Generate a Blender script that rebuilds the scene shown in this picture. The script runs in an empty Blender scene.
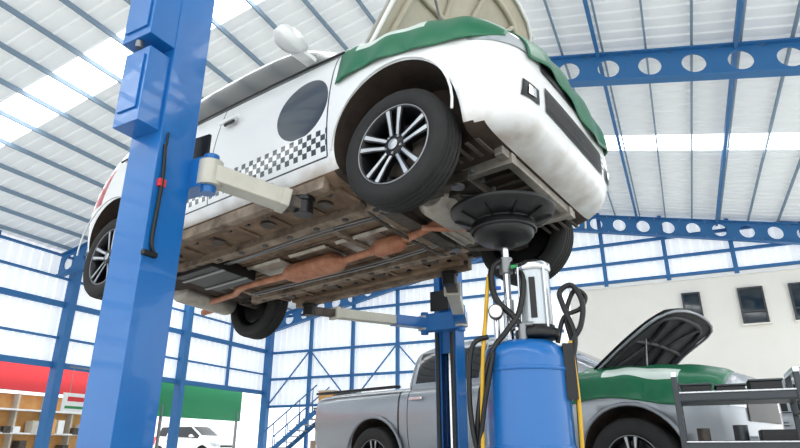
import bpy, bmesh, math, random, numpy as np
from mathutils import Vector, Matrix, Euler
from mathutils.bvhtree import BVHTree
random.seed(5)
HC=0.5
scene=bpy.context.scene
# ---------------------------------------------------------------- helpers
def lin(h):
    h=h.lstrip('#'); c=[int(h[i:i+2],16)/255 for i in (0,2,4)]
    return tuple((x/12.92 if x<=.04045 else ((x+.055)/1.055)**2.4) for x in c)+(1,)
def mat(name,col,rough=.5,metal=0,noise=0,nscale=8,col2=None,bump=0,emis=0,coat=0,alpha=None,trans=0):
    m=bpy.data.materials.new(name);m.use_nodes=True;nt=m.node_tree;p=nt.nodes['Principled BSDF']
    c=lin(col);p.inputs['Base Color'].default_value=c
    p.inputs['Roughness'].default_value=rough;p.inputs['Metallic'].default_value=metal
    if coat:p.inputs['Coat Weight'].default_value=coat
    if trans:p.inputs['Transmission Weight'].default_value=trans
    if emis:
        p.inputs['Emission Color'].default_value=c;p.inputs['Emission Strength'].default_value=emis
    if noise or bump:
        tc=nt.nodes.new('ShaderNodeTexCoord');nz=nt.nodes.new('ShaderNodeTexNoise')
        nz.inputs['Scale'].default_value=nscale;nz.inputs['Detail'].default_value=6;nz.inputs['Roughness'].default_value=.65
        nt.links.new(tc.outputs['Object'],nz.inputs['Vector'])
        if noise:
            r=nt.nodes.new('ShaderNodeValToRGB');r.color_ramp.elements[0].position=.5-noise/2;r.color_ramp.elements[1].position=.5+noise/2
            r.color_ramp.elements[0].color=c;r.color_ramp.elements[1].color=lin(col2) if col2 else tuple(min(1,x*1.6) for x in c[:3])+(1,)
            nt.links.new(nz.outputs['Fac'],r.inputs['Fac']);nt.links.new(r.outputs['Color'],p.inputs['Base Color'])
        if bump:
            b=nt.nodes.new('ShaderNodeBump');b.inputs['Strength'].default_value=bump;b.inputs['Distance'].default_value=.02
            nt.links.new(nz.outputs['Fac'],b.inputs['Height']);nt.links.new(b.outputs['Normal'],p.inputs['Normal'])
    return m
class SN:
    def __init__(s,m):
        s.nt=m.node_tree;s.p=s.nt.nodes['Principled BSDF']
        tc=s.nt.nodes.new('ShaderNodeTexCoord');sp=s.nt.nodes.new('ShaderNodeSeparateXYZ')
        s.nt.links.new(tc.outputs['Object'],sp.inputs[0]);s.tc=tc
        s.x,s.y,s.z=sp.outputs
    def m(s,op,a,b=0.0,c=None):
        n=s.nt.nodes.new('ShaderNodeMath');n.operation=op
        for i,v in enumerate((a,b)+((c,) if c is not None else ())):
            if isinstance(v,(int,float)): n.inputs[i].default_value=v
            else: s.nt.links.new(v,n.inputs[i])
        return n.outputs[0]
    def gt(s,a,b): return s.m('GREATER_THAN',a,b)
    def lt(s,a,b): return s.m('LESS_THAN',a,b)
    def al(s,*a):
        r=a[0]
        for k in a[1:]: r=s.m('MULTIPLY',r,k)
        return r
    def any(s,*a):
        r=a[0]
        for k in a[1:]: r=s.m('MAXIMUM',r,k)
        return r
    def band(s,v,a,b): return s.al(s.gt(v,a),s.lt(v,b))
    def abs(s,a): return s.m('ABSOLUTE',a)
    def noise(s,scale,detail=5):
        n=s.nt.nodes.new('ShaderNodeTexNoise');n.inputs['Scale'].default_value=scale;n.inputs['Detail'].default_value=detail
        s.nt.links.new(s.tc.outputs['Object'],n.inputs['Vector']);return n.outputs['Fac']
    def mix(s,f,a,b):
        n=s.nt.nodes.new('ShaderNodeMix');n.data_type='RGBA'
        s.nt.links.new(f,n.inputs[0])
        for i,v in ((6,a),(7,b)):
            if isinstance(v,tuple): n.inputs[i].default_value=v
            else: s.nt.links.new(v,n.inputs[i])
        return n.outputs[2]
class MB:
    def __init__(s): s.v=[];s.f=[];s.m=[];s.s=[];s.mats=[]
    def mi(s,m):
        if m not in s.mats:s.mats.append(m)
        return s.mats.index(m)
    def add(s,vs,fs,m,M=None,smooth=False):
        o=len(s.v);i=s.mi(m)
        for v in vs:
            v=Vector(v); s.v.append(tuple(M@v if M else v))
        for f in fs: s.f.append([a+o for a in f]);s.m.append(i);s.s.append(smooth)
    def box(s,c,d,m,M=None,rz=0,ry=0,rx=0):
        L=Matrix.Translation(c)@Euler((rx,ry,rz)).to_matrix().to_4x4()
        if M:L=M@L
        x,y,z=[k/2 for k in d]
        vs=[(a*x,b*y,e*z) for a in(-1,1) for b in(-1,1) for e in(-1,1)]
        s.add(vs,[(0,1,3,2),(4,6,7,5),(0,4,5,1),(2,3,7,6),(0,2,6,4),(1,5,7,3)],m,L)
    def beam(s,p0,p1,w,h,m,up=(0,0,1)):
        p0=Vector(p0);p1=Vector(p1);d=p1-p0;L=d.length;d.normalize();u=Vector(up)
        if abs(d.dot(u))>.98:u=Vector((1,0,0))
        sd=d.cross(u).normalized();u=sd.cross(d)
        M=Matrix((d,sd,u)).transposed().to_4x4();M.translation=(p0+p1)/2
        s.box((0,0,0),(L,w,h),m,M)
    def cyl(s,p0,p1,r0,m,r1=None,n=20,caps=True,smooth=True):
        p0=Vector(p0);p1=Vector(p1);r1=r0 if r1 is None else r1
        d=(p1-p0).normalized();u=Vector((0,0,1)) if abs(d.z)<.9 else Vector((1,0,0))
        a=d.cross(u).normalized();b=d.cross(a)
        vs=[];
        for p,r in((p0,r0),(p1,r1)):
            for i in range(n):
                t=2*math.pi*i/n;vs.append(p+a*r*math.cos(t)+b*r*math.sin(t))
        s.add(vs,[(i,(i+1)%n,n+(i+1)%n,n+i) for i in range(n)],m,smooth=smooth)
        if caps: s.add(vs,[tuple(range(n))[::-1],tuple(range(n,2*n))],m)
    def tube(s,pts,r,m,n=8,sub=6):
        P=[Vector(p) for p in pts]
        if sub>1 and len(P)>2:
            Q=[]
            for i in range(len(P)-1):
                a=P[max(i-1,0)];b=P[i];c=P[i+1];d=P[min(i+2,len(P)-1)]
                for k in range(sub):
                    t=k/sub;Q.append(.5*((2*b)+(c-a)*t+(2*a-5*b+4*c-d)*t*t+(3*b-a-3*c+d)*t**3))
            Q.append(P[-1]);P=Q
        vs=[];prev=None
        for i,p in enumerate(P):
            d=(P[min(i+1,len(P)-1)]-P[max(i-1,0)]).normalized()
            if prev is None:
                u=Vector((0,0,1)) if abs(d.z)<.9 else Vector((1,0,0));a=d.cross(u).normalized()
            else:
                a=(prev-d*prev.dot(d)).normalized()
            prev=a;b=d.cross(a)
            for k in range(n):
                t=2*math.pi*k/n;vs.append(p+a*r*math.cos(t)+b*r*math.sin(t))
        fs=[(i*n+k,i*n+(k+1)%n,(i+1)*n+(k+1)%n,(i+1)*n+k) for i in range(len(P)-1) for k in range(n)]
        s.add(vs,fs,m,smooth=True)
        s.add(vs[:n],[tuple(range(n))],m);s.add(vs[-n:],[tuple(range(n))],m)
    def lathe(s,prof,m,M=None,n=40,smooth=True):
        vs=[];k=len(prof)
        for i in range(n):
            t=2*math.pi*i/n
            for r,z in prof: vs.append((r*math.cos(t),r*math.sin(t),z))
        fs=[(i*k+j,((i+1)%n)*k+j,((i+1)%n)*k+j+1,i*k+j+1) for i in range(n) for j in range(k-1)]
        s.add(vs,fs,m,M,smooth)
    def prism(s,poly,h,m,M=None):
        n=len(poly);vs=[(x,y,0) for x,y in poly]+[(x,y,h) for x,y in poly]
        s.add(vs,[tuple(range(n))[::-1],tuple(range(n,2*n))]+[(i,(i+1)%n,n+(i+1)%n,n+i) for i in range(n)],m,M)
    def obj(s,name,parent=None,M=None,bevel=0,solid=0):
        me=bpy.data.meshes.new(name);me.from_pydata(s.v,[],s.f)
        for m in s.mats:me.materials.append(m)
        me.polygons.foreach_set('material_index',s.m);me.polygons.foreach_set('use_smooth',s.s);me.update()
        o=bpy.data.objects.new(name,me);bpy.context.collection.objects.link(o)
        if parent:o.parent=parent
        if M is not None:
            if parent:o.matrix_local=M
            else:o.matrix_world=M
        if solid:
            b=o.modifiers.new('s','SOLIDIFY');b.thickness=solid;b.offset=0
        if bevel:
            b=o.modifiers.new('b','BEVEL');b.width=bevel;b.segments=2;b.limit_method='ANGLE';b.angle_limit=.6
        return o
def empty(name,M):
    o=bpy.data.objects.new(name,None);bpy.context.collection.objects.link(o);o.matrix_world=M;o.empty_display_size=.2;return o
def TR(x,y,z,rz=0,ry=0,rx=0): return Matrix.Translation((x,y,z))@Euler((rx,ry,rz)).to_matrix().to_4x4()
# ---------------------------------------------------------------- pose of the lifted car (least squares)
def Rm(ax,a):
    c,s=math.cos(a),math.sin(a)
    return np.array({'x':[[1,0,0],[0,c,-s],[0,s,c]],'y':[[c,0,s],[0,1,0],[-s,0,c]],'z':[[c,-s,0],[s,c,0],[0,0,1]]}[ax])
def proj(p,f,th):
    x=p[0];d=p[1]*math.cos(th)+p[2]*math.sin(th);u=-p[1]*math.sin(th)+p[2]*math.cos(th)
    return np.array([400+f*x/d,224-f*u/d])
def res(q):
    f,th,X,Y,Z,yaw,pi_,ro,wb,tr=q
    M=Rm('z',yaw)@Rm('y',pi_)@Rm('x',ro)
    def W(lx,ly,lz=0): return M@np.array([lx,ly,lz])+np.array([X,Y,Z])
    r=[]
    for P,ob,sd in((W(wb/2,-tr/2),(395,143),3),(W(-wb/2,-tr/2),(107,253),4),(W(wb/2,tr/2),(515,245),8),(W(-wb/2,tr/2),(268,312),4)):
        r+=list((proj(P,f,th)-np.array(ob))/sd)
    for lx,ys in((wb/2,(88,200)),(-wb/2,(215,292))):
        t=proj(W(lx,-tr/2,.33),f,th)[1];b=proj(W(lx,-tr/2,-.33),f,th)[1];r+=[(b-t-(ys[1]-ys[0]))/3]
    r+=[(f/math.tan(th)-1620)/80,(224+f*math.tan(th)-447)/10,pi_/.03,ro/.03,(wb-2.8)/.1,(tr-1.54)/.04]
    return np.array(r)
q=np.array([595,.356,-.8,4.7,1.6,-.63,0,0,2.8,1.54])
for it in range(60):
    r=res(q);J=np.zeros((len(r),len(q)))
    for i in range(len(q)):
        e=1e-5*max(1,abs(q[i]));q2=q.copy();q2[i]+=e;J[:,i]=(res(q2)-r)/e
    q=q+np.linalg.lstsq(J,-r,rcond=None)[0]*.5
F,TH,CX,CY,CZ,CYAW,CPI,CRO,WB,TRK=[float(v) for v in q]
# ---------------------------------------------------------------- camera
cd=bpy.data.cameras.new('camera');cam=bpy.data.objects.new('camera',cd);bpy.context.collection.objects.link(cam)
cam.location=(0,0,HC);cam.rotation_euler=(math.pi/2+TH,0,0);cd.sensor_width=36;cd.lens=F*36/800;cd.clip_end=300;scene.camera=cam
scene.view_settings.view_transform='Standard';scene.view_settings.exposure=.08
# ---------------------------------------------------------------- world / lights
w=bpy.data.worlds.new('world');scene.world=w;w.use_nodes=True
bg=w.node_tree.nodes['Background'];bg.inputs[0].default_value=(.92,.96,1,1);bg.inputs[1].default_value=1.9
sd=bpy.data.lights.new('sun_light','SUN');sd.energy=4.5;sd.angle=.06;so=bpy.data.objects.new('sun_light',sd);bpy.context.collection.objects.link(so)
so.rotation_euler=(math.radians(50),0,math.radians(20))
# ---------------------------------------------------------------- materials
M_blue=mat('lift_blue_paint','#1161a8',.3,0,noise=.8,nscale=3,col2='#1870ba',coat=.3)
M_beam=mat('beam_blue','#2f6fa8',.5)
M_purl=mat('purlin_steel','#7f95a8',.5)
M_roof=mat('roof_sheet_glow','#e8ecee',.6,emis=.17)  # slight emission added to brighten the roof underside, in place of real light
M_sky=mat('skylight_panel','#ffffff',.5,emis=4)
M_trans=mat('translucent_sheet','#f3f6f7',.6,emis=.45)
M_wall=mat('cream_wall','#edebe3',.8,noise=.6,nscale=1,col2='#f4f2ec')
M_floor=mat('concrete_floor','#c6c5bf',.45,noise=.7,nscale=.7,col2='#d6d4ce')
M_black=mat('black_plastic','#0a0b0c',.42)
M_chrome=mat('chrome','#d8dadc',.15,1)
M_steel=mat('steel','#8b8d8f',.4,.8)
M_dsteel=mat('dark_steel','#302d2b',.6,.4,noise=.6,nscale=14,col2='#6a6057')
M_alu=mat('cast_aluminium','#8f8a82',.5,.7,noise=.6,nscale=12,col2='#bdb6ac',bump=.3)
M_mud=mat('muddy_underbody','#4e3d30',.8,.15,noise=.4,nscale=5,col2='#957c66',bump=.5)
M_mud2=mat('muddy_frame','#524337',.7,.3,noise=.4,nscale=7,col2='#ab9a88',bump=.5)
M_rust=mat('rusty_exhaust','#8f5438',.55,.35,noise=.5,nscale=9,col2='#cb9478',bump=.2)
M_cream=mat('arm_cream','#b5b2a4',.42,.1,noise=.6,nscale=6,col2='#cfccc0')
M_white=mat('white_paint','#eef0f0',.4)
M_glass=mat('dark_glass','#1d2a33',.08,coat=.5)
M_frame=mat('window_frame_dark','#3a3e42',.5)
M_red=mat('red_plastic','#cf3238',.5)
M_yel=mat('yellow_hose','#d8a928',.5)
M_greyp=mat('tool_cart_grey','#43484c',.4,.4)
M_orange=mat('orange_wood','#c98a45',.6,noise=.6,nscale=3,col2='#e0b070')
M_tyre=mat('tyre_rubber','#161616',.75,noise=.4,nscale=10,col2='#20201f')
M_rimd=mat('rim_black','#121315',.35,.3)
M_rims=mat('rim_machined','#b4b7ba',.3,.8)
M_arch=mat('wheel_well','#241c17',.9,noise=.5,nscale=8,col2='#41342a',bump=.3)
M_white2=mat('body_white_trim','#e9ebea',.3,coat=.4)
M_greycar=mat('body_grey_trim','#8b9096',.3,.4)
M_lens=mat('lamp_lens','#b9bfc2',.1,.3,coat=1)
M_hoodin=mat('hood_inner_primer','#aaa390',.5,noise=.6,nscale=5,col2='#c5bfad')
def vinyl(name,x0,x1,t0,t1):
    m=mat(name,'#0b6240',.38,coat=.2);n=SN(m)
    uv=n.nt.nodes.new('ShaderNodeUVMap');sp=n.nt.nodes.new('ShaderNodeSeparateXYZ');n.nt.links.new(uv.outputs[0],sp.inputs[0])
    U,V=sp.outputs[0],sp.outputs[1]
    wv=n.m('MULTIPLY',n.m('SINE',n.m('MULTIPLY',U,18.)),.012)
    f=n.al(n.band(U,x0,x1),n.band(n.m('ADD',V,wv),t0,t1))
    n.nt.links.new(n.mix(f,lin('#0b6643'),lin('#cfdcd3')),n.p.inputs['Base Color']);return m
# ---------------------------------------------------------------- building (frame: s across, l along, z up)
MBL=TR(-5.7,26,0,math.atan2(-.418,.908))
RID=13.0;ZE=6.0;SL=.215
def zroof(s): return ZE+SL*(s if s<RID else 2*RID-s)
L0,L1=-30.0,0.15
SKY=((-15.4,-14.3),(-6.4,-5.4),(-24.5,-23.4))
b=MB()
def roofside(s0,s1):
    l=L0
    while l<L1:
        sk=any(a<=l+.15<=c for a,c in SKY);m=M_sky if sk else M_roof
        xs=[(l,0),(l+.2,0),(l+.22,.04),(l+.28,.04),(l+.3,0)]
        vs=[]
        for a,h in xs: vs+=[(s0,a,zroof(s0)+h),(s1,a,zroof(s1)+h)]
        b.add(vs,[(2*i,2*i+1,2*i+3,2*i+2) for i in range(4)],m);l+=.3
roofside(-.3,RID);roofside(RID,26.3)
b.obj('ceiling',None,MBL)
b=MB()
s=.4
while s<26:
    z=zroof(s)-.08;b.box((s,-15,z),(.035,30,.10),M_purl);s+=.8
b.obj('roof_purlins',None,MBL)
def cell(b,s0,s1,l,h=.62,pitch=.72,r=.21):
    n=int(abs(s1-s0)/pitch)
    A=Vector((s0,l,zroof(s0)-.2-h/2));B=Vector((s1,l,zroof(s1)-.2-h/2));d=(B-A)/n;u=Vector((0,0,1))
    N=24
    for i in range(n):
        c=A+d*(i+.5);vs=[]
        for yy in (-.02,.02):
            for k in range(N):
                t=2*math.pi*(k+.5)/N;cx,cz=math.cos(t),math.sin(t)
                m=max(abs(cx),abs(cz));vs.append(c+d*(.5*cx/m)+u*(h/2*cz/m)+Vector((0,yy,0)))
                vs.append(c+d.normalized()*r*cx+u*r*cz+Vector((0,yy,0)))
        o=2*N
        fs=[(2*k,2*((k+1)%N),2*((k+1)%N)+1,2*k+1) for k in range(N)]+[(o+2*k,o+2*((k+1)%N),o+2*((k+1)%N)+1,o+2*k+1) for k in range(N)]
        fs+=[(2*k+1,2*((k+1)%N)+1,o+2*((k+1)%N)+1,o+2*k+1) for k in range(N)]
        b.add(vs,fs,M_beam)
    for e in(-1,1):
        b.beam(A+u*e*h/2,B+u*e*h/2,.24,.03,M_beam)
for l in(-.35,-10.3,-20.3):
    b=MB();cell(b,.1,RID,l);cell(b,RID,25.9,l)
    b.obj('roof_truss',None,MBL)
b=MB()
for s0 in(15.5,17.9,20.6):
    b.beam((s0,-20,zroof(s0)-.2),(s0,0,zroof(s0)-.2),.07,.12,M_beam)
b.obj('roof_bracing',None,MBL)
b=MB()
def sheet(p0,du,nu,z0,z1,m,th=.03,w=.3):
    p0=Vector(p0);du=Vector(du).normalized();nr=Vector((-du.y,du.x,0))
    for i in range(nu):
        vs=[]
        for a,h in((0,0),(.66,0),(.74,th),(.92,th),(1,0)):
            p=p0+du*(i+a)*w+nr*h
            zt=z1(p) if callable(z1) else z1
            vs+=[(p.x,p.y,z0),(p.x,p.y,zt)]
        b.add(vs,[(2*k,2*k+1,2*k+3,2*k+2) for k in range(4)],m)
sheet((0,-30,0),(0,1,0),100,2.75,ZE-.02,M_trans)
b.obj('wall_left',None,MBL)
b=MB()
for l in(-.2,-5.1,-9.8,-14.6,-19.5,-24.5,-29.5):
    b.box((.18,l,ZE/2),(.28,.22,ZE),M_beam)
for z in(2.75,3.5,4.45,5.2,5.85):
    b.box((.1,-15,z),(.1,30,.16 if z in(4.45,2.75) else .06),M_beam)
for l in(-17.5,-12.2,-7.4,-2.6):
    b.box((.1,l,4.4),(.08,.1,3.2),M_beam)
b.obj('wall_frame_left',None,MBL)
b=MB()
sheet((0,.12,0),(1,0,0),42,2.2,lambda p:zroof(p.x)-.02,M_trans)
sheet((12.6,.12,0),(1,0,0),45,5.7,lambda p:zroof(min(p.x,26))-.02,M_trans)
b.box((19.4,.1,2.9),(13.0,.2,5.8),M_wall)
b.box((19.4,-.02,5.82),(13.0,.12,.12),M_white)
b.obj('wall_back',None,MBL)
b=MB()
s=.2
while s<26:
    z0=0 if s<12 else 5.8
    b.box((s,-.06,(zroof(s)+z0)/2),(.13,.12,zroof(s)-z0),M_beam);s+=2.0
for z in(2.2,3.3,4.4):b.box((6.3,-.05,z),(12.6,.1,.1),M_beam)
for z in(5.95,6.6,7.3):
    b.box((13,-.05,z),(26 if z<6 else 20,.1,.1),M_beam)
for s0 in(.2,4.2,8.2):
    b.beam((s0,-.1,2.2),(s0+2,-.1,4.4),.05,.05,M_beam);b.beam((s0+2,-.1,4.4),(s0+4,-.1,2.2),.05,.05,M_beam)
b.obj('wall_frame_back',None,MBL)
for i,(sc,ww) in enumerate(((16.75,.5),(18.45,.66),(19.85,.66),(22,.66))):
    b=MB();x0=sc-ww/2;x1=sc+ww/2
    for xx in(x0,x1): b.box((xx,-.04,4.75),(.05,.1,1.14),M_frame)
    for zz in(4.2,4.55,5.3): b.box((sc,-.04,zz),(ww,.1,.05),M_frame)
    b.box((sc,-.03,4.75),(ww,.03,1.08),M_glass)
    b.box((sc,-.08,4.15),(ww+.16,.14,.04),M_wall)
    b.obj('window_%d'%(i+1),None,MBL)
b=MB();b.box((13,-15,-.05),(26.4,30.4,.1),M_floor);b.obj('floor',None,MBL)
b=MB();b.box((0,0,-.2),(160,160,.18),mat('asphalt','#b5b4af',.8,noise=.5,nscale=1,col2='#c2c0ba'));b.obj('ground_outside')
b=MB()
b.box((-3.2,-15,2.72),(.3,19,.85),M_red)
b.box((-3.5,-15,1.1),(.2,19,2.2),M_orange)
b.box((-3.6,-15,3.7),(.2,19,1.3),M_white)
for i in range(20): b.box((-3.25,-24.5+i,1.1),(.3,.06,2.2),M_cream)
for z in(.3,1.0,1.7):b.box((-3.2,-15,z),(.5,19,.05),M_white)
for i in range(64):
    l=-24.4+i*.3;z=random.choice((.3,1.0,1.7));h=random.uniform(.15,.5)
    b.box((-3.1,l,z+h/2),(.35,.22,h),random.choice((M_orange,M_yel,M_cream,M_dsteel,M_white,M_steel)))
b.obj('storefront',None,MBL)
b=MB();b.box((-.5,-3.1,2.25),(.06,4.4,1.3),mat('green_board','#2a9560',.5));
b.box((-.5,-5.1,1),(.08,.08,2),M_steel);b.box((-.5,-1.1,1),(.08,.08,2),M_steel)
b.box((-.5,-3.1,2.92),(.1,4.5,.08),M_steel);b.obj('green_notice_board',None,MBL)
b=MB();b.box((.5,-9.1,1.75),(.05,1.15,.5),M_white);b.box((.53,-9.1,1.84),(.01,.9,.12),M_red);b.box((.53,-9.1,1.62),(.01,1.0,.07),mat('sign_green','#2a8a4a'))
b.cyl((.5,-9.5,1.99),(.5,-9.5,2.7),.01,M_steel);b.cyl((.5,-8.7,1.99),(.5,-8.7,2.7),.01,M_steel)
b.box((.5,-9.1,2.7),(.04,1.1,.04),M_steel);b.obj('hanging_sign',None,MBL)
b=MB()
for k in range(9):
    b.box((1.2+k*.28,-1.2,.2+k*.2),(.28,.9,.04),M_steel)
for sy in(-1.65,-.75):
    b.beam((1.1,sy,.05),(3.6,sy,1.85),.06,.16,M_beam);b.beam((1.1,sy,1.0),(3.6,sy,2.8),.04,.04,M_beam)
    for k in range(5): b.cyl((1.2+k*.56,sy,.2+k*.4),(1.2+k*.56,sy,1.1+k*.4),.018,M_beam)
b.box((4.4,-1.2,1.95),(1.7,1.1,.08),M_steel)
for sx in(3.7,5.2):
    for sy in(-1.65,-.75): b.box((sx,sy,.97),(.1,.1,1.95),M_beam)
for k,(x,z,m) in enumerate(((3.9,2.29,M_orange),(4.7,2.24,M_greyp))):
    b.box((x,-1.2,z),(.6,.6,.5 if k else .6),m);b.box((x,-1.2,z+.3),(.64,.64,.05),M_cream)
b.obj('steel_staircase',None,MBL)

# ---------------------------------------------------------------- car body loft
def ringpts(st):
    x,zb,ws,wm,zm,wb,zt,wr,zr=st
    h=[(0,zb),(ws*.55,zb),(ws-.05,zb),(ws,zb+.06),(wm,zm),(wb,zt),(wr,zr-.05),(wr-.1,zr),(wr*.45,zr+.015),(0,zr+.02)]
    return [(x,-y,z) for y,z in h]+[(x,y,z) for y,z in h[-2:0:-1]]
def loft(stations,level,arches,archr,mats,archy=.5,mudz=.4,xeng=99,xlip=99):
    v=[];f=[];n=18
    for st in stations:v+=ringpts(st)
    N=len(stations)
    for i in range(N-1):
        for k in range(n):f.append((i*n+k,i*n+(k+1)%n,(i+1)*n+(k+1)%n,(i+1)*n+k))
    f.append(tuple(range(n)));f.append(tuple(range((N-1)*n,N*n))[::-1])
    me=bpy.data.meshes.new('t');me.from_pydata(v,[],f)
    bm=bmesh.new();bm.from_mesh(me);bmesh.ops.recalc_face_normals(bm,faces=bm.faces);bm.to_mesh(me);bm.free()
    o=bpy.data.objects.new('t',me);bpy.context.collection.objects.link(o)
    sm=o.modifiers.new('s','SUBSURF');sm.levels=level;sm.render_levels=level
    cut=[]
    for ax,az in arches:
        for sg in(-1,1):
            c=MB();c.cyl((ax,sg*archy,az),(ax,sg*1.3,az),archr,mats[0],n=64);co=c.obj('c')
            b2=bmesh.new();b2.from_mesh(co.data);bmesh.ops.remove_doubles(b2,verts=b2.verts,dist=1e-5);bmesh.ops.recalc_face_normals(b2,faces=b2.faces);b2.to_mesh(co.data);b2.free()
            bo=o.modifiers.new('b','BOOLEAN');bo.operation='DIFFERENCE';bo.object=co;bo.solver='EXACT';cut.append(co)
    bpy.context.view_layer.update()
    dg=bpy.context.evaluated_depsgraph_get();m2=bpy.data.meshes.new_from_object(o.evaluated_get(dg))
    for c in cut+[o]:bpy.data.objects.remove(c,do_unlink=True)
    m2.materials.clear()
    for m in mats:m2.materials.append(m)
    for p in m2.polygons:
        p.use_smooth=True;c=p.center;p.material_index=0
        if p.normal.z<-.75 and c.z<mudz:
            p.material_index=1 if c.x<xeng else (2 if c.x<xlip else 0)
        for ax,az in arches:
            r=math.hypot(c.x-ax,c.z-az)
            if abs(r-archr)<.012 and abs(p.normal.y)<.3 or (r<archr-.01 and abs(c.y)<archy+.01):p.material_index=2;p.use_smooth=False
    return m2
def link(me,name,parent,M=None):
    o=bpy.data.objects.new(name,me);bpy.context.collection.objects.link(o);o.parent=parent
    if M is not None:o.matrix_local=M
    return o
def bvhof(me): return BVHTree.FromPolygons([v.co for v in me.vertices],[p.vertices for p in me.polygons])
def patch(bvh,b,m,org,dr,U,V,off=.006,nu=14,nv=8,shape=None):
    org=Vector(org);dr=Vector(dr).normalized();U=Vector(U);V=Vector(V);idx={};vs=[]
    for i in range(nu+1):
        for j in range(nv+1):
            u,v=i/nu,j/nv
            if shape:u2,v2=shape(u,v)
            else:u2,v2=u,v
            h=bvh.ray_cast(org+U*u2+V*v2-dr*3,dr)
            if h[0] is not None:
                idx[i,j]=len(vs);vs.append(h[0]-dr*off)
    fs=[(idx[i,j],idx[i+1,j],idx[i+1,j+1],idx[i,j+1]) for i in range(nu) for j in range(nv) if all(k in idx for k in((i,j),(i+1,j),(i+1,j+1),(i,j+1)))]
    b.add(vs,fs,m,smooth=True)
def drape(bvh,name,parent,m,ray,nu=60,nv=36,off=.014,amp=.012,seed=0):
    rnd=random.Random(seed);ph=[rnd.uniform(0,6) for _ in range(6)]
    vs=[];idx={};uvs=[]
    for i in range(nu+1):
        for j in range(nv+1):
            u,v=i/nu,j/nv
            o,d=ray(u,v);d=Vector(d).normalized();h=bvh.ray_cast(Vector(o),d)
            if h[0] is None: continue
            rp=amp*(math.sin(u*26+ph[0]+2*math.sin(v*4+ph[3]))*(.2+v)+.6*math.sin(u*11+v*7+ph[1])+.3*math.sin(v*15+u*4+ph[2]))
            idx[i,j]=len(vs);vs.append(h[0]-d*(off+amp+rp*.8));uvs.append((u,v))
    fs=[(idx[i,j],idx[i+1,j],idx[i+1,j+1],idx[i,j+1]) for i in range(nu) for j in range(nv) if all(k in idx for k in((i,j),(i+1,j),(i+1,j+1),(i,j+1)))]
    fs=[f for f in fs if max((vs[f[a]]-vs[f[a-1]]).length for a in range(4))<.25]
    me=bpy.data.meshes.new(name);me.from_pydata([tuple(v) for v in vs],[],fs);me.materials.append(m)
    uvl=me.uv_layers.new(name='UVMap')
    for lp in me.loops: uvl.data[lp.index].uv=uvs[lp.vertex_index]
    for p in me.polygons:p.use_smooth=True
    o=link(me,name,parent);so=o.modifiers.new('s','SOLIDIFY');so.thickness=.006;so.offset=1
    return o
def wheel(name,parent,loc,R,w,side,rr=None):
    rr=rr or R*.69
    b=MB();M=TR(*loc)@Euler((-math.pi/2*side,0,0)).to_matrix().to_4x4()
    h=w/2
    pr=[(rr,h-.012),(rr+.012,h),(rr+.03,h+.004),(R-.04,h+.010),(R-.016,h-.004),(R-.003,h-.024)]
    tread=[]
    for g in (.5*h,.17*h,-.17*h,-.5*h): tread+=[(R,g+.007),(R-.010,g+.005),(R-.010,g-.005),(R,g-.007)]
    pr+=tread+[(R-.003,-h+.024),(R-.016,-h+.004),(R-.04,-h-.010),(rr+.03,-h-.004),(rr,-h+.01)]
    b.lathe(pr,M_tyre,M,72)
    for i in range(110):
        t=2*math.pi*i/110
        for e in(-1,1):
            b.box((R-.0105,0,e*(h-.024)),(.016,.011,.034),M_tyre,M@Euler((0,0,t)).to_matrix().to_4x4()@Euler((0,-e*.35,0)).to_matrix().to_4x4())if False else b.box((R-.0062,0,e*(h-.034)),(.008,.011,.022),M_tyre,M@Euler((0,0,t)).to_matrix().to_4x4())
    b.lathe([(rr,h-.012),(rr-.008,h-.006),(rr-.014,h-.02),(rr-.03,h-.04),(rr-.035,-h+.03),(rr,-h+.01)],M_rimd,M,48)
    b.lathe([(rr+.002,h-.008),(rr-.003,h-.003),(rr-.007,h-.012)],M_steel,M,48)
    b.lathe([(rr-.04,h-.12),(.0,h-.12)],M_rimd,M,32)
    b.lathe([(rr*.66,h-.11),(rr*.66,h-.095),(.05,h-.095)],M_dsteel,M,32)
    b.lathe([(.07,h-.10),(.07,h-.035),(.06,h-.022),(.03,h-.016),(0,h-.016)],M_rimd,M,24)
    b.lathe([(.03,h-.012),(.02,h-.008),(0,h-.008)],M_rims,M,16)
    k=rr/.218
    for i in range(5):
        a=2*math.pi*i/5+.3
        b.cyl(M@Vector((.05*math.cos(a+.6),.05*math.sin(a+.6),h-.03)),M@Vector((.05*math.cos(a+.6),.05*math.sin(a+.6),h-.014)),.008,M_steel,n=6)
        A=M@Euler((0,0,a)).to_matrix().to_4x4()
        for e in(-1,1):
            L=rr-.012
            for (wd0,wd1,m,zo) in ((.015,.022,M_rimd,0),(.008,.012,M_rims,.003)):
                vs=[]
                for x,y,z,wd in((.05,e*.018*k,h-.028,wd0),(rr*.55,e*.026*k,h-.020,wd0),(L,e*.038*k,h-.012,wd1)):
                    for dy,dz in((-wd,-.035),(-wd,0),(wd,0),(wd,-.035)): vs.append((x,y+dy,z+dz+zo))
                b.add(vs,[(s0*4+kk,s0*4+(kk+1)%4,s0*4+4+(kk+1)%4,s0*4+4+kk) for s0 in(0,1) for kk in((0,1,2,3) if m is M_rimd else (1,))],m,A)
    return b.obj(name,parent)

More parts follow.
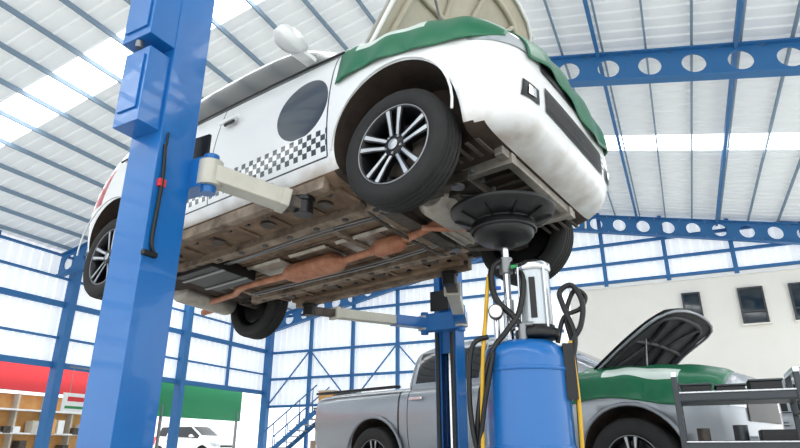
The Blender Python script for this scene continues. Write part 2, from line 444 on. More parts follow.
DZ=.11
def hatch_paint(name,col,racing=False,engine=False,mud=False):
    m=mat(name,col,.28,coat=.5);n=SN(m);x,y,z=n.x,n.y,n.z;ay=n.abs(y)
    cur=lin(col)
    if mud:
        nz=n.noise(6,8);lo=n.m('SUBTRACT',.37,z);f=n.m('MULTIPLY_ADD',nz,1.4,-.86);f=n.m('ADD',f,n.m('MULTIPLY',lo,3.6))
        f=n.m('MINIMUM',n.m('MAXIMUM',f,0.0),.8);cur=n.mix(f,cur,lin('#93775a'))
    if racing:
        side=n.lt(y,-.55)
        ch=n.nt.nodes.new('ShaderNodeTexChecker');ch.inputs['Scale'].default_value=1
        cb=n.nt.nodes.new('ShaderNodeCombineXYZ');n.nt.links.new(n.m('MULTIPLY',x,28.),cb.inputs[0]);n.nt.links.new(n.m('MULTIPLY',z,28.),cb.inputs[1]);cb.inputs[2].default_value=.5
        n.nt.links.new(cb.outputs[0],ch.inputs['Vector'])
        ck=n.al(side,n.band(x,-1.0,.94),n.band(z,10/28.,14/28.),ch.outputs['Fac'])
        cur=n.mix(ck,cur,lin('#3e4448'))
        dx=n.m('SUBTRACT',x,.72);dz=n.m('SUBTRACT',z,.71)
        rr=n.m('SQRT',n.m('ADD',n.m('MULTIPLY',dx,dx),n.m('MULTIPLY',dz,dz)))
        cur=n.mix(n.al(side,n.lt(rr,.21),n.gt(z,.505)),cur,lin('#3b434d'))
    seams=n.any(*[n.al(n.lt(n.abs(n.m('SUBTRACT',x,xs)),.005),n.band(z,.32,1.45+DZ)) for xs in(.94,-.12,-1.0)],
                n.al(n.band(x,-1.0,.94),n.lt(n.abs(n.m('SUBTRACT',z,.32)),.005)))
    seams=n.al(seams,n.gt(ay,.5));cur=n.mix(seams,cur,(.02,.02,.02,1))
    top=n.m('MULTIPLY_ADD',x,-.62,1.62+DZ);top=n.m('MINIMUM',top,1.435+DZ)
    win=n.al(n.gt(ay,.50),n.gt(z,n.m('MULTIPLY_ADD',x,-.04,.96+DZ)),n.lt(z,top),n.band(x,-1.5,.98),n.gt(n.abs(n.m('SUBTRACT',x,-.95)),.02))
    ws=n.al(n.lt(ay,.56),n.gt(z,1.03+DZ),n.lt(z,1.45+DZ),n.any(n.gt(x,.42),n.lt(x,-1.66)))
    g=n.any(win,ws)
    cur=n.mix(g,cur,lin('#0a0e12'))
    if engine:
        eb=n.al(n.lt(ay,.6),n.gt(z,.84),n.band(x,1.0,1.85));cur=n.mix(eb,cur,lin('#2a2a2a'))
    tl=n.al(n.lt(x,-1.62),n.gt(ay,.5),n.band(z,.75,1.12));cur=n.mix(tl,cur,lin('#b01418'))
    n.nt.links.new(cur,n.p.inputs['Base Color'])
    n.nt.links.new(n.m('MULTIPLY_ADD',g,-.1,.3),n.p.inputs['Roughness'])
    n.nt.links.new(n.m('MULTIPLY_ADD',g,-.45,.5),n.p.inputs['Coat Weight'])
    return m
def hatch_stations(wb):
    a=wb/2;D=DZ
    return [(-a-.60,.50,.52,.60,.65,.60,.95,.48,1.18),(-a-.55,.34,.68,.75,.65,.73,1.0,.57,1.36),(-a-.42,.27,.77,.83,.62,.79,.96+D,.60,1.48+D),
     (-a,.23,.81,.86,.60,.81,.96+D,.61,1.53+D),(-.7,.20,.82,.86,.58,.82,.94+D,.61,1.56+D),(-.1,.20,.82,.86,.58,.82,.94+D,.60,1.56+D),(.25,.20,.82,.86,.58,.82,.94+D,.59,1.52+D),
     (.45,.20,.82,.86,.58,.82,.94+D,.59,1.44+D),(1.0,.20,.82,.86,.60,.81,.94+D,.70,1.02+D),(1.12,.21,.81,.86,.60,.81,.93+D,.70,.99+D),(a,.22,.80,.87,.62,.81,.91+D,.68,.97+D),(a+.34,.23,.78,.85,.60,.78,.86+D,.64,.92+D),
     (a+.52,.25,.71,.79,.56,.72,.78+D,.57,.84+D),(a+.63,.29,.60,.68,.50,.62,.68+D,.48,.74+D),(a+.68,.36,.50,.58,.48,.52,.62+D,.40,.66+D)]
def build_hatch(name,M,col,trim,wb=2.65,level=2,racing=False,engine=False,mud=False,drop=0,track=1.5,R=.33):
    root=empty(name,M)
    paint=hatch_paint(name+'_paint',col,racing=racing,engine=engine,mud=mud)
    arch=[(wb/2,.34),(-wb/2,.34)];a=wb/2
    me=loft(hatch_stations(wb),level,arch,.385,[paint,M_mud,M_arch],archy=.52,xeng=a-.42,xlip=a+.46)
    link(me,'body_shell',root)
    bv=bvhof(me)
    for nme,sx,sg in(('wheel_front_right',1,-1),('wheel_front_left',1,1),('wheel_rear_right',-1,-1),('wheel_rear_left',-1,1)):
        wheel(nme,root,(sx*wb/2,sg*track/2,R-drop),R,.18,sg)
    d=MB()
    for sg in(-1,1):
        patch(bv,d,M_lens,(0,sg*.46,.66),(-1,0,0),(0,sg*.32,0.05),(0,0,.15),.008,shape=lambda u,v:(u,v*(.6+.4*u)))
        patch(bv,d,M_black,(0,sg*.47,.40),(-1,0,0),(0,sg*.14,0),(0,0,.09),.006)
        patch(bv,d,M_chrome,(0,sg*.51,.42),(-1,0,0),(0,sg*.06,0),(0,0,.05),.012,4,4)
        for hx in(.03,-.85):
            d.box((hx,sg*.866,.90),(.18,.02,.028),trim);d.box((hx,sg*.858,.90),(.1,.012,.06),M_black)
        d.box((.72,sg*.87,1.09),(.08,.14,.03),trim)
        d.lathe([(0,-.13),(.05,-.125),(.075,-.06),(.082,.02),(.075,.06),(0,.08)],trim,TR(.74,sg*1.0,1.12)@Matrix.Diagonal((.6,1.45,.8,1))@Euler((0,math.pi/2,0)).to_matrix().to_4x4(),20)
        for wx in(a,-a):
            pts=[(wx+.39*math.cos(t),sg*(.845+.012*math.sin(t)),.34+.39*math.sin(t)) for t in [math.radians(k) for k in range(-8,190,9)]]
            d.tube(pts,.007,trim,6,1)
        d.tube([(1.0,sg*.80,1.03),(.4,sg*.825,1.045),(-.6,sg*.825,1.075),(-1.45,sg*.815,1.1)],.009,M_black,6,3)
    patch(bv,d,M_black,(0,-.42,.64),(-1,0,0),(0,.84,0),(0,0,.08),.008)
    patch(bv,d,M_black,(0,-.40,.40),(-1,0,0),(0,.80,0),(0,0,.15),.006)
    for k in range(3): patch(bv,d,M_dsteel,(0,-.40,.43+.038*k),(-1,0,0),(0,.80,0),(0,0,.008),.015,12,1)
    patch(bv,d,M_white,(0,-.25,.5),(1,0,0),(0,.5,0),(0,0,.12),.01)
    d.obj('trim_and_lamps',root)
    return root,me,bv
def hood(parent,hx,hz,L,wd,ang,mtop,min_,name='open_hood'):
    b=MB();Mh=TR(hx,0,hz)@Euler((0,-ang,0)).to_matrix().to_4x4()
    nu,nv=16,16
    def pt(i,j,off):
        u=i/nu;v=j/nv*2-1
        x=L*u*(1-.10*u*v*v);y=wd*v*(1-.12*u*u);z=.05*math.sin(u*math.pi*.6)-.03*v*v-.05*max(0,u-.8)*5*.3+off
        return(x,y,z)
    for off,m in((0,mtop),(-.02,min_)):
        vs=[pt(i,j,off) for i in range(nu+1) for j in range(nv+1)]
        b.add(vs,[(i*(nv+1)+j,i*(nv+1)+j+1,(i+1)*(nv+1)+j+1,(i+1)*(nv+1)+j) for i in range(nu) for j in range(nv)],m,Mh,True)
    def path(ps,r,m): b.tube([Mh@Vector(pt(u*nu,(v+1)/2*nv,-.03)) for u,v in ps],r,m,8,4)
    path([(.02,-.97),(.5,-.97),(.97,-.93),(.99,0),(.97,.93),(.5,.97),(.02,.97),(.02,0),(.02,-.97)],.014,mtop)
    path([(.12,-.82),(.5,-.8),(.85,-.7),(.88,0),(.85,.7),(.5,.8),(.12,.82),(.1,0),(.12,-.82)],.022,min_)
    for v in(-.4,0,.4): path([(.1,v*1.4),(.5,v*.8),(.87,v*1.5)],.02,min_)
    path([(.5,-.8),(.5,0),(.5,.8)],.02,min_)
    b.cyl((hx+.5*L,-wd*.8,hz-.12),Mh@Vector((L*.55,-wd*.6,-.02)),.008,M_steel)
    return b.obj(name,parent)

# ---------------------------------------------------------------- lifted car
drop=.07
Mc=TR(CX,CY,CZ+HC)@(Matrix.Rotation(CYAW,4,'Z')@Matrix.Rotation(CPI,4,'Y')@Matrix.Rotation(CRO,4,'X'))
MCAR=Mc@Matrix.Translation((0,0,-.33+drop))
root,me,bv=build_hatch('lifted_white_hatchback_car',MCAR,'#ebeded',M_white2,WB,3,True,True,True,drop,track=TRK-.13,R=.325)
a=WB/2
M_floorpan=mat('floor_pan_dirty','#3b312a',.7,.3,noise=.45,nscale=6,col2='#84705c',bump=.5)
M_shield=mat('heat_shield','#9a9288',.38,.8,noise=.6,nscale=10,col2='#c4bdb2',bump=.7)
u=MB()
for sg in(-1,1):
    u.box((0,sg*.77,.185),(WB-.95,.05,.07),M_mud2)
    u.box((0,sg*.70,.192),(WB-1.0,.06,.03),M_mud)
    for dy in(-.035,.035): u.box((0,sg*.42+dy,.175),(WB-.6,.012,.06),M_mud2)
    u.box((0,sg*.42,.15),(WB-.6,.08,.012),M_mud2)
    for k in range(9): u.cyl((-.95+k*.24,sg*.42,.14),(-.95+k*.24,sg*.42,.147),.022,M_black,n=12)
    for k in range(7): u.box((-.9+k*.3,sg*.57,.195),(.03,.2,.016),M_mud)
    for k in range(4): u.cyl((-.8+k*.5,sg*.57,.185),(-.8+k*.5,sg*.57,.2),.05,M_dsteel,n=16)
    # floor dimples and drain plugs
    for k in range(12): u.cyl((-1.0+k*.18,sg*.64,.19),(-1.0+k*.18,sg*.64,.2),.018,M_black,n=10)
    u.tube([(-1.0,sg*.33,.17),(-.3,sg*.32,.16),(.4,sg*.34,.165),(.95,sg*.3,.17)],.008,M_steel);u.tube([(-1.0,sg*.29,.17),(-.3,sg*.29,.165),(.4,sg*.3,.165),(.95,sg*.27,.17)],.006,M_steel)
for x in(-.98,.5,.9): u.box((x,0,.185),(.05,.78,.03),M_mud2)
for k in range(9): u.box((-.6,-.32+k*.08,.197),(.55,.02,.01),M_floorpan);u.box((.12,-.32+k*.08,.197),(.6,.02,.01),M_floorpan)
for x in(-.35,.1,.55,.85):
    u.box((x,.04,.187),(.36,.30,.008),M_shield,ry=.03)
    for e in(-1,1): u.box((x,.04+e*.16,.18),(.36,.03,.006),M_shield,rx=e*.5)
u.tube([(a-.1,-.05,.19),(.95,.0,.14),(.4,.04,.12),(-.2,.04,.12),(-.75,.05,.13),(-1.0,.15,.14),(-1.25,.28,.2),(-1.55,.3,.2)],.027,M_rust,10)
u.lathe([(0,-.3),(.03,-.3),(.08,-.22),(.088,-.2),(.088,.2),(.08,.22),(.03,.3),(0,.3)],M_rust,TR(.02,.04,.12,0,math.pi/2)@Matrix.Diagonal((.75,1.15,1,1)),24)
u.lathe([(0,-.14),(.03,-.14),(.06,-.08),(.06,.08),(.03,.14),(0,.14)],M_rust,TR(.72,.02,.125,0,math.pi/2),20)
u.lathe([(0,-.27),(.09,-.27),(.1,-.25),(.1,.25),(.09,.27),(0,.27)],M_alu,TR(-a-.25,.3,.23,0,0,math.pi/2)@Matrix.Diagonal((1.2,.8,1,1)),24)
u.cyl((-a-.25,.5,.22),(-a-.58,.52,.22),.03,M_rust)
u.obj('floor_pan_and_exhaust',root,bevel=.003)
u=MB();u.box((-.78,-.22,.17),(.46,.40,.11),M_black);u.box((-.78,-.33,.11),(.5,.03,.01),M_steel);u.box((-.78,-.12,.11),(.5,.03,.01),M_steel);u.obj('fuel_tank',root,bevel=.03)
u=MB()
zr=.33-drop
u.cyl((-a+.12,-.62,zr),(-a+.12,.62,zr),.045,M_dsteel)
for sg in(-1,1):
    u.beam((-a+.45,sg*.5,.22),(-a,sg*.62,zr),.06,.07,M_mud2)
    u.cyl((-a,sg*.5,zr),(-a,sg*.72,zr),.06,M_dsteel)
    u.cyl((-a-.08,sg*.55,zr),(-a-.05,sg*.52,.62),.028,M_black)
    pts=[(-a+.1+.05*math.cos(t),sg*.48+.05*math.sin(t),.18+t*.006) for t in [i*.5 for i in range(70)]]
    u.tube(pts,.007,M_black,6,1)
    u.beam((a-.05,sg*.30,.17),(a,sg*.66,zr-.08),.10,.04,M_dsteel);u.beam((a-.4,sg*.36,.17),(a,sg*.64,zr-.08),.06,.04,M_dsteel)
    u.cyl((a,sg*.56,zr),(a,sg*.68,zr),.075,M_dsteel)
    u.cyl((a,sg*.12,.17),(a,sg*.6,zr),.016,M_steel);u.cyl((a,sg*.48,zr+.01),(a,sg*.58,zr),.045,M_black);u.cyl((a,sg*.14,.17),(a,sg*.24,.18),.05,M_black)
    u.cyl((a,sg*.6,zr+.05),(a-.03,sg*.54,.7),.026,M_black)
    pts=[(a-.02+.07*math.cos(t),sg*.55+.07*math.sin(t),.42+t*.006) for t in [i*.5 for i in range(60)]]
    u.tube(pts,.008,M_black,6,1)
    u.cyl((a-.12,sg*.25,.17),(a-.1,sg*.62,zr),.01,M_steel)
u.obj('suspension',root)
u=MB()
for x in(a-.38,a+.16): u.box((x,0,.185),(.10,.82,.06),M_dsteel)
for sg in(-1,1):
    u.box((a-.1,sg*.38,.185),(.60,.07,.06),M_dsteel); u.box((a+.32,sg*.38,.205),(.3,.05,.06),M_alu)
    for k in range(4): u.box((a+.22+k*.06,sg*.56,.217),(.022,.16,.01),M_dsteel)
    u.cyl((a-.35,sg*.38,.14),(a-.35,sg*.38,.2),.035,M_steel);u.cyl((a+.13,sg*.38,.14),(a+.13,sg*.38,.2),.035,M_steel)
u.box((a+.43,0,.225),(.05,.95,.05),M_alu)
u.lathe([(0,-.2),(.1,-.2),(.13,-.14),(.13,.1),(.09,.16),(0,.16)],M_alu,TR(a-.08,-.17,.2,0,0,math.pi/2),20)
u.box((a-.08,.16,.17),(.34,.26,.10),M_alu)
for k in range(6): u.box((a-.22+k*.06,.16,.115),(.012,.24,.02),M_alu)
u.cyl((a-.02,.13,.11),(a-.02,.13,.12),.02,M_steel,n=6)
u.box((a+.06,-.2,.18),(.1,.2,.06),M_dsteel)
for k in range(8): u.box((a+.31,-.32+k*.092,.22),(.2,.022,.012),M_dsteel)
for k in range(8): u.cyl((a+.24,-.42+k*.12,.18),(a+.24,-.42+k*.12,.2),.012,M_steel,n=8)
u.tube([(a+.1,-.3,.14),(a+.25,-.1,.14),(a+.2,.2,.14),(a-.2,.3,.14)],.014,M_black)
u.tube([(a-.45,-.5,.18),(a-.47,-.3,.13),(a-.47,.3,.13),(a-.45,.5,.18)],.012,M_dsteel)
u.tube([(a-.3,-.1,.12),(a-.1,.0,.10),(a+.1,.05,.11),(a+.16,.3,.14)],.02,M_rust)
u.obj('engine_and_subframe',root,bevel=.004)
hood(root,1.04,.99+DZ,1.06,.72,math.radians(54),M_white2,M_hoodin)
MV1=vinyl('green_fender_vinyl',.12,.60,.58,.75)
def rf(u_,v_):
    x=.99+u_*(a+.60-.99);cy,cz=-.45,.78
    ang=math.radians(100-(100-(-4+6*math.sin(u_*5+.4)))*v_)
    d=Vector((0,-math.cos(ang),math.sin(ang)));c=Vector((x,cy,cz))
    return c+d*2,-d
drape(bv,'green_fender_cover_right',root,MV1,rf,seed=1,amp=.007)
MV2=vinyl('green_front_vinyl',-.1,-.05,-.1,-.05)
def ff(u_,v_):
    y=-.56+u_*1.24;ang=math.radians(95-(95-(-2+5*math.sin(u_*7)))*v_)
    d=Vector((math.cos(ang),0,math.sin(ang)));c=Vector((a+.15,y,.66))
    return c+d*2,-d
drape(bv,'green_front_cover',root,MV2,ff,seed=2,amp=.008,off=.018)
def lf(u_,v_):
    o,d=rf(u_,v_);return Vector((o.x,-o.y,o.z)),Vector((d.x,-d.y,d.z))
drape(bv,'green_fender_cover_left',root,MV2,lf,seed=3,amp=.008)

# ---------------------------------------------------------------- two post lift
NX,NY=-1.26,2.8;FX,FY=.50,6.0
SP=math.hypot(FX-NX,FY-NY);LA=math.atan2(FY-NY,FX-NX)-math.pi/2
ML=TR(NX,NY,0,LA);MLi=ML.inverted()
lift=empty('two_post_car_lift',ML)
Cp=[(-.115,.11),(-.115,-.11),(.115,-.11),(.115,.11),(.05,.11),(.05,.095),(.10,.095),(.10,-.095),(-.10,-.095),(-.10,.095),(-.05,.095),(-.05,.11)]
Pn=MLi@(MCAR@Vector((.72,-.76,.15)));zn=Pn.z-.05
Pf=MLi@(MCAR@Vector((-.72,.74,.15)));zf=Pf.z-.05
def post(name,M,near,za):
    b=MB()
    b.prism(Cp,4.2,M_blue,M)
    b.box((0,-.03,.012),(.5,.5,.025),M_blue,M)
    for sx in(-1,1):
        for sy in(-1,1): b.cyl(M@Vector((sx*.2,sy*.2-.03,.02)),M@Vector((sx*.2,sy*.2-.03,.07)),.015,M_steel,n=6)
        b.add([(sx*.115,-.105,.02),(sx*.22,-.105,.02),(sx*.115,-.105,.35),(sx*.115,-.095,.02),(sx*.22,-.095,.02),(sx*.115,-.095,.35)],[(0,1,2),(3,5,4),(0,3,4,1),(1,4,5,2)],M_blue,M)
    b.cyl(M@Vector((0,0,.1)),M@Vector((0,0,za)),.035,M_chrome)
    b.box((0,.0,4.22),(.28,.28,.04),M_blue,M)
    b.cyl(M@Vector((.07,.07,.1)),M@Vector((.07,.07,4.1)),.006,M_dsteel,n=6)
    b.box((0,.03,za),(.18,.10,.6),M_blue,M);b.box((0,.155,za+.0),(.40,.11,.17),M_blue,M)
    b.box((0,.22,za+.2),(.2,.02,.2),M_black,M)
    for sx in(-1,1): b.cyl(M@Vector((sx*.2,.16,za-.11)),M@Vector((sx*.2,.16,za+.11)),.04,M_blue)
    if near:
        b.box((-.0,-.175,2.245),(.19,.13,.44),M_blue,M);b.box((0,-.245,2.26),(.14,.012,.32),M_blue,M)
        b.box((-.0,-.185,2.745),(.22,.16,.44),M_blue,M);b.box((0,-.27,2.745),(.17,.012,.34),M_blue,M)
        b.cyl(M@Vector((.0,-.24,2.48)),M@Vector((0,-.24,2.52)),.02,M_steel)
        b.tube([M@Vector(p) for p in((.123,-.08,1.95),(.13,-.07,1.75),(.127,-.075,1.45),(.123,-.05,1.38))],.010,M_black)
        b.box((.125,-.07,1.74),(.025,.04,.04),M_red,M);b.box((.125,-.075,1.37),(.025,.08,.025),M_black,M)
        b.cyl(M@Vector((.127,-.075,1.95)),M@Vector((.127,-.075,2.02)),.006,M_black)
    else:
        b.cyl(M@Vector((.08,.125,.4)),M@Vector((.08,.125,za-.1)),.02,M_black);b.cyl(M@Vector((-.08,.125,.4)),M@Vector((-.08,.125,za-.1)),.02,M_black)
    b.obj(name,lift,bevel=.006)
ZR=zn+.08
post('post_near',Matrix.Identity(4),True,ZR)
post('post_far',TR(0,SP,0,math.pi),False,zf+.04)
def arm(name,P0,target,blue=False):
    b=MB();P0=Vector(P0);T=MLi@(MCAR@Vector(target));P1=Vector((T.x,T.y,T.z-.055));d=P1-P0
    L=d.length;dn=d.normalized();E=P0+dn*(L*.82);Q=P0+dn*(L*.3)
    b.cyl(P0+Vector((0,0,-.07)),P0+Vector((0,0,.07)),.065,M_cream)
    if blue: b.beam(P0,Q,.12,.10,M_blue);b.beam(Q-dn*.02,E,.105,.085,M_cream)
    else: b.beam(P0,E,.12,.095,M_cream)
    b.beam(E-dn*.03,P1+dn*.03,.09,.065,M_dsteel)
    b.beam(E-dn*.05,E,.135,.105,M_cream)
    b.cyl(E-dn*.1+Vector((0,0,.045)),E-dn*.1+Vector((0,0,.07)),.018,M_steel)
    b.cyl(P1+Vector((0,0,-.045)),P1+Vector((0,0,.04)),.055,M_black)
    b.cyl(P1+Vector((0,0,.03)),Vector((P1.x,P1.y,T.z)),.065,M_black)
    b.obj(name,lift,bevel=.006)
arm('arm_near_front',(.2,.16,ZR),(.72,-.76,.15));arm('arm_near_rear',(-.2,.16,ZR),(-.72,-.74,.15))
arm('arm_far_front',(.2,SP-.16,zf+.04),(.74,.74,.15),True);arm('arm_far_rear',(-.2,SP-.16,zf+.04),(-.72,.74,.15),True)

# ---------------------------------------------------------------- waste oil drainer
DR=empty('waste_oil_drainer',TR(.6,2.9,0,-.2))
b=MB()
b.lathe([(0,.16),(.17,.16),(.195,.2),(.2,.26),(.2,.90),(.19,.95),(.14,.985),(0,.99)],M_blue)
b.lathe([(.202,.5),(.206,.505),(.206,.515),(.202,.52)],M_blue);b.lathe([(.202,.84),(.206,.845),(.206,.855),(.202,.86)],M_blue)
b.box((0,0,.13),(.5,.5,.05),M_black)
for sx in(-1,1):
    for sy in(-1,1):
        b.cyl((sx*.22,sy*.22,.04),(sx*.22+.03,sy*.22,.04),.04,M_black);b.box((sx*.22+.015,sy*.22,.09),(.04,.05,.05),M_steel)
b.obj('oil_tank',DR)
b=MB()
px=-.06;fz=.06
b.cyl((px,0,.98),(px,0,1.50),.018,M_chrome);b.cyl((px,0,1.05),(px,0,1.2),.028,M_chrome);b.cyl((px,0,1.34),(px,0,1.42),.034,M_steel)
b.cyl((px-.05,0,1.38),(px+.08,0,1.38),.012,M_steel)
b.lathe([(0,1.415),(.05,1.42),(.06,1.44),(.13,1.455),(.155,1.48),(.165,1.545),(.15,1.55),(.17,1.555),(.25,1.585),(.256,1.60),(.272,1.605),(.275,1.625),(.256,1.63),(.25,1.605),(.1,1.56),(0,1.54)],M_black,TR(px,0,fz),56)
b.lathe([(.165,1.50),(.172,1.505),(.172,1.515),(.165,1.52)],M_black,TR(px,0,fz),56)
for k in range(10):
    t=k*.628;b.beam((px+.16*math.cos(t),.16*math.sin(t),1.55+fz),(px+.25*math.cos(t),.25*math.sin(t),1.585+fz),.006,.02,M_black)
b.obj('funnel_and_mast',DR)
b=MB()
gx=.07
b.lathe([(0,1.0),(.1,1.0),(.105,1.01),(.105,1.04),(.085,1.05),(.085,1.06)],M_black,TR(gx,-.02,0))
b.lathe([(.078,1.05),(.078,1.34)],mat('measuring_glass','#c5ccd0',.08,.2,coat=.6),TR(gx,-.02,0))
b.lathe([(.082,1.33),(.088,1.34),(.088,1.365),(.06,1.385),(0,1.39)],M_chrome,TR(gx,-.02,0))
for k in range(4):
    t=k*math.pi/2+.6;b.cyl((gx+.088*math.cos(t),-.02+.088*math.sin(t),1.03),(gx+.088*math.cos(t),-.02+.088*math.sin(t),1.35),.006,M_chrome,n=8)
b.box((gx-.01,-.10,1.19),(.03,.004,.2),M_black)
b.cyl((-.12,-.08,.97),(-.12,-.08,1.12),.014,M_chrome);b.cyl((-.12,-.1,1.12),(-.12,-.14,1.12),.03,M_white);b.cyl((-.12,-.095,1.12),(-.12,-.138,1.12),.035,M_dsteel)
b.box((-.0,-.05,1.36),(.07,.02,.015),mat('valve_green','#1a9a50'));b.box((-.12,-.03,1.26),(.06,.02,.015),mat('valve_blue','#1a60d0'))
b.cyl((.0,-.1,.98),(.0,-.1,1.06),.02,M_steel);b.cyl((-.05,-.1,1.06),(.05,-.1,1.06),.012,M_steel)
b.obj('gauge_chamber',DR)
b=MB()
b.tube([(.2,-.05,.85),(.24,-.05,1.0),(.2,-.05,1.15),(.19,-.05,1.22),(.25,-.05,1.25),(.29,-.05,1.16),(.27,-.05,1.05),(.22,-.05,.98)],.013,M_black)
b.tube([(.16,-.02,.98),(.2,-.02,1.1),(.28,-.02,1.14),(.31,-.02,1.2),(.26,-.02,1.23),(.21,-.02,1.1),(.23,-.02,.9),(.215,-.02,.3)],.011,M_black)
b.tube([(.215,-.06,.98),(.225,-.07,.7),(.21,-.07,.3)],.010,M_yel);
b.box((.2,-.05,.84),(.05,.1,.25),M_black)
b.tube([(px,0,1.42),(-.13,-.05,1.36),(-.12,-.09,1.2),(-.04,-.1,1.1),(0,-.1,1.04)],.016,M_black)
b.tube([(px+.02,0,1.40),(.02,-.08,1.3),(-.01,-.1,1.12),(-.08,-.12,1.02),(-.16,-.14,.9),(-.23,-.12,.6),(-.22,-.1,.2)],.014,M_black)
b.tube([(-.16,-.14,1.0),(-.24,-.14,.95),(-.26,-.14,.7),(-.23,-.14,.5),(-.19,-.16,.7),(-.14,-.17,.92)],.012,M_black)
b.tube([(-.12,-.02,1.38),(-.15,-.06,1.3),(-.17,-.1,1.1),(-.19,-.14,.9),(-.21,-.15,.5),(-.2,-.15,.1)],.010,M_yel)
b.obj('hoses',DR)

# ---------------------------------------------------------------- tool cart
TC=empty('tool_cart',TR(1.99,3.66,0,-.45))
b=MB()
W2,D2=.31,.19
for sx in(-1,1):
    for sy in(-1,1):
        b.box((sx*W2,sy*D2,.50),(.032,.032,.84),M_greyp)
        b.cyl((sx*W2-.012,sy*D2,.045),(sx*W2+.012,sy*D2,.045),.045,M_black)
    b.box((sx*W2,0,.92),(.032,.42,.03),M_chrome);b.box((sx*W2,0,.70),(.02,.38,.02),M_greyp)
for z in(.22,.50,.77):
    b.box((0,0,z),(.62,.38,.012),M_greyp)
    for sy in(-1,1): b.box((0,sy*D2,z+.02),(.62,.012,.04),M_greyp);b.cyl((-W2,sy*(D2+.008),z+.045),(W2,sy*(D2+.008),z+.045),.006,M_chrome)
    for sx in(-1,1): b.box((sx*W2,0,z+.02),(.012,.38,.04),M_greyp)
b.tube([(W2,-D2,.90),(W2+.06,-D2,.95),(W2+.07,0,.95),(W2+.06,D2,.95),(W2,D2,.90)],.012,M_chrome)
b.obj('cart_frame',TC,bevel=.003)
b=MB()
for k,(x,wd,h) in enumerate(((-.20,.16,.08),(-.02,.15,.07),(.16,.16,.09))):
    b.box((x,-.0,.78+h/2),(wd,.28,h),M_black);b.box((x,-.0,.785+h),(wd+.015,.3,.012),M_greyp)
b.cyl((-.2,-.1,.51),(-.2,-.1,.62),.035,M_dsteel);b.cyl((0,.05,.51),(0,.05,.64),.04,M_greyp);b.box((.18,0,.56),(.18,.2,.1),M_black)
b.beam((-.25,0,.26),(.2,.05,.27),.03,.03,M_chrome);b.box((.1,-.05,.3),(.3,.2,.13),M_black)
b.obj('tools_and_bins',TC,bevel=.004)

# ---------------------------------------------------------------- grey pickup truck
def truck_paint():
    m=mat('pickup_grey_paint','#8f959b',.3,.3,coat=.6);n=SN(m);x,y,z=n.x,n.y,n.z;ay=n.abs(y);cur=lin('#9aa0a6')
    seams=n.any(*[n.al(n.lt(n.abs(n.m('SUBTRACT',x,xs)),.006),n.band(z,.45,1.6)) for xs in(.98,-.02,-1.02)],
        n.al(n.band(x,-1.02,.98),n.lt(n.abs(n.m('SUBTRACT',z,.5)),.006)),n.al(n.lt(n.abs(n.m('SUBTRACT',x,-1.16)),.014)))
    cur=n.mix(n.al(seams,n.gt(ay,.5)),cur,(.01,.01,.01,1))
    top=n.m('MINIMUM',n.m('MULTIPLY_ADD',x,-.75,1.98),1.57)
    win=n.al(n.gt(ay,.45),n.gt(z,1.22),n.lt(z,top),n.any(n.band(x,.01,.98),n.band(x,-.96,-.05)))
    wsr=n.al(n.lt(ay,.58),n.band(z,1.22,1.56),n.any(n.gt(x,.4),n.lt(x,-1.06)))
    g=n.any(win,wsr);cur=n.mix(g,cur,lin('#10161b'))
    bed=n.al(n.lt(ay,.72),n.lt(x,-1.18),n.gt(x,-2.6),n.gt(z,1.14));cur=n.mix(bed,cur,lin('#151515'))
    eb=n.al(n.lt(ay,.62),n.gt(z,1.08),n.band(x,1.2,2.25));cur=n.mix(eb,cur,lin('#1d1d1e'))
    n.nt.links.new(cur,n.p.inputs['Base Color']);n.nt.links.new(n.m('MULTIPLY_ADD',g,-.15,.3),n.p.inputs['Roughness']);return m
TK=empty('grey_pickup_truck',TR(1.42,6.98,0,math.atan2(-2.14,2.23)))
tp=truck_paint();ta=1.55
st=[(-2.78,.50,.78,.82,.75,.80,1.08,.74,1.17),(-2.74,.46,.82,.86,.78,.84,1.11,.78,1.19),(-2.2,.44,.84,.90,.78,.87,1.12,.80,1.20),(-ta,.44,.84,.91,.80,.87,1.12,.80,1.20),(-1.25,.42,.84,.89,.78,.87,1.12,.80,1.20),
    (-1.12,.42,.84,.88,.78,.86,1.12,.79,1.20),(0,.40,.84,.89,.78,.86,1.12,.79,1.20),(.9,.40,.84,.89,.78,.86,1.12,.79,1.20),(1.15,.42,.84,.90,.80,.86,1.12,.77,1.21),(ta,.44,.84,.92,.82,.88,1.12,.76,1.20),
    (2.0,.42,.82,.90,.80,.86,1.09,.74,1.17),(2.28,.42,.76,.84,.76,.80,1.05,.68,1.12),(2.38,.46,.68,.76,.74,.72,1.0,.60,1.06)]
tm=loft(st,2,[(ta,.40),(-ta,.40)],.46,[tp,M_dsteel,M_arch],archy=.5)
link(tm,'lower_body',TK)
st2=[(-1.12,1.05,.70,.78,1.12,.79,1.18,.66,1.54),(-1.06,1.05,.74,.80,1.12,.81,1.19,.67,1.64),(-.5,1.05,.76,.81,1.12,.81,1.19,.67,1.69),(.2,1.05,.76,.81,1.12,.81,1.19,.66,1.68),(.42,1.05,.76,.81,1.12,.81,1.19,.64,1.62),(1.14,1.05,.74,.80,1.12,.80,1.18,.74,1.25),(1.22,1.05,.70,.76,1.10,.75,1.15,.70,1.19)]
link(loft(st2,2,[],.4,[tp,tp,tp],mudz=-1),'cab',TK)
tb=bvhof(tm)
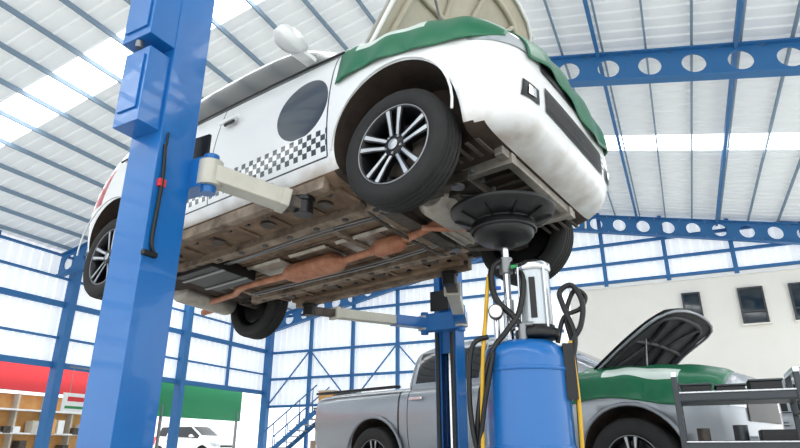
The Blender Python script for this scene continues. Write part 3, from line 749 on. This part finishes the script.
for nme,sx,sg in(('wheel_front_right',1,-1),('wheel_front_left',1,1),('wheel_rear_right',-1,-1),('wheel_rear_left',-1,1)):
    wheel(nme,TK,(sx*ta,sg*.78,.38),.38,.25,sg,.24)
b=MB()
for sg in(-1,1):
    for hx in(.12,-.88): b.box((hx,sg*.885,1.05),(.2,.03,.035),M_chrome)
    b.box((.86,sg*.88,1.24),(.05,.2,.03),M_black)
    b.box((.86,sg*1.03,1.29),(.12,.16,.22),M_greycar)
    b.box((-1.95,sg*.82,1.205),(1.5,.08,.03),M_black)
    patch(tb,b,M_lens,(0,sg*.5,.82),(-1,0,0),(0,sg*.27,0),(0,0,.17),.008)
    patch(tb,b,M_red,(0,sg*.7,.76),(1,0,0),(0,sg*.12,0),(0,0,.3),.01,4,6)
    for wx in(ta,-ta):
        b.tube([(wx+.47*math.cos(t),sg*(.885+.02*math.sin(t)),.40+.47*math.sin(t)) for t in [math.radians(k) for k in range(-2,184,9)]],.02,M_greycar,6,1)
    b.box((-.15,sg*.82,.40),(1.9,.12,.04),M_black)
patch(tb,b,M_black,(0,-.48,.72),(-1,0,0),(0,.96,0),(0,0,.26),.012)
b.box((-2.85,0,.55),(.14,1.5,.16),M_chrome);b.box((2.42,0,.5),(.12,1.5,.2),M_greycar)
b.obj('trim_and_bumpers',TK,bevel=.01)
hood(TK,1.15,1.2,.98,.72,math.radians(32),M_greycar,mat('hood_underside_dark','#2b2c2e',.6,noise=.5,nscale=6,col2='#47484a'))
MV3=vinyl('green_pickup_vinyl',.25,.75,.55,.74)
def tf(u_,v_):
    x=1.02+u_*1.30;ang=math.radians(105-(105-(-5+6*math.sin(u_*6)))*v_)
    d=Vector((0,-math.cos(ang),math.sin(ang)));return Vector((x,-.5,.92))+d*2,-d
drape(tb,'green_fender_cover_right',TK,MV3,tf,seed=6,amp=.009)
# ---------------------------------------------------------------- other cars
build_hatch('parked_white_car',TR(8.6,12.4,0,math.radians(200)),'#e6e8e8',M_white2)
build_hatch('parked_silver_car',TR(6.0,11.4,0,math.radians(150)),'#8e949b',M_greycar)
build_hatch('distant_white_car',TR(-9.8,30,0,math.radians(-25)),'#eceeee',M_white2)
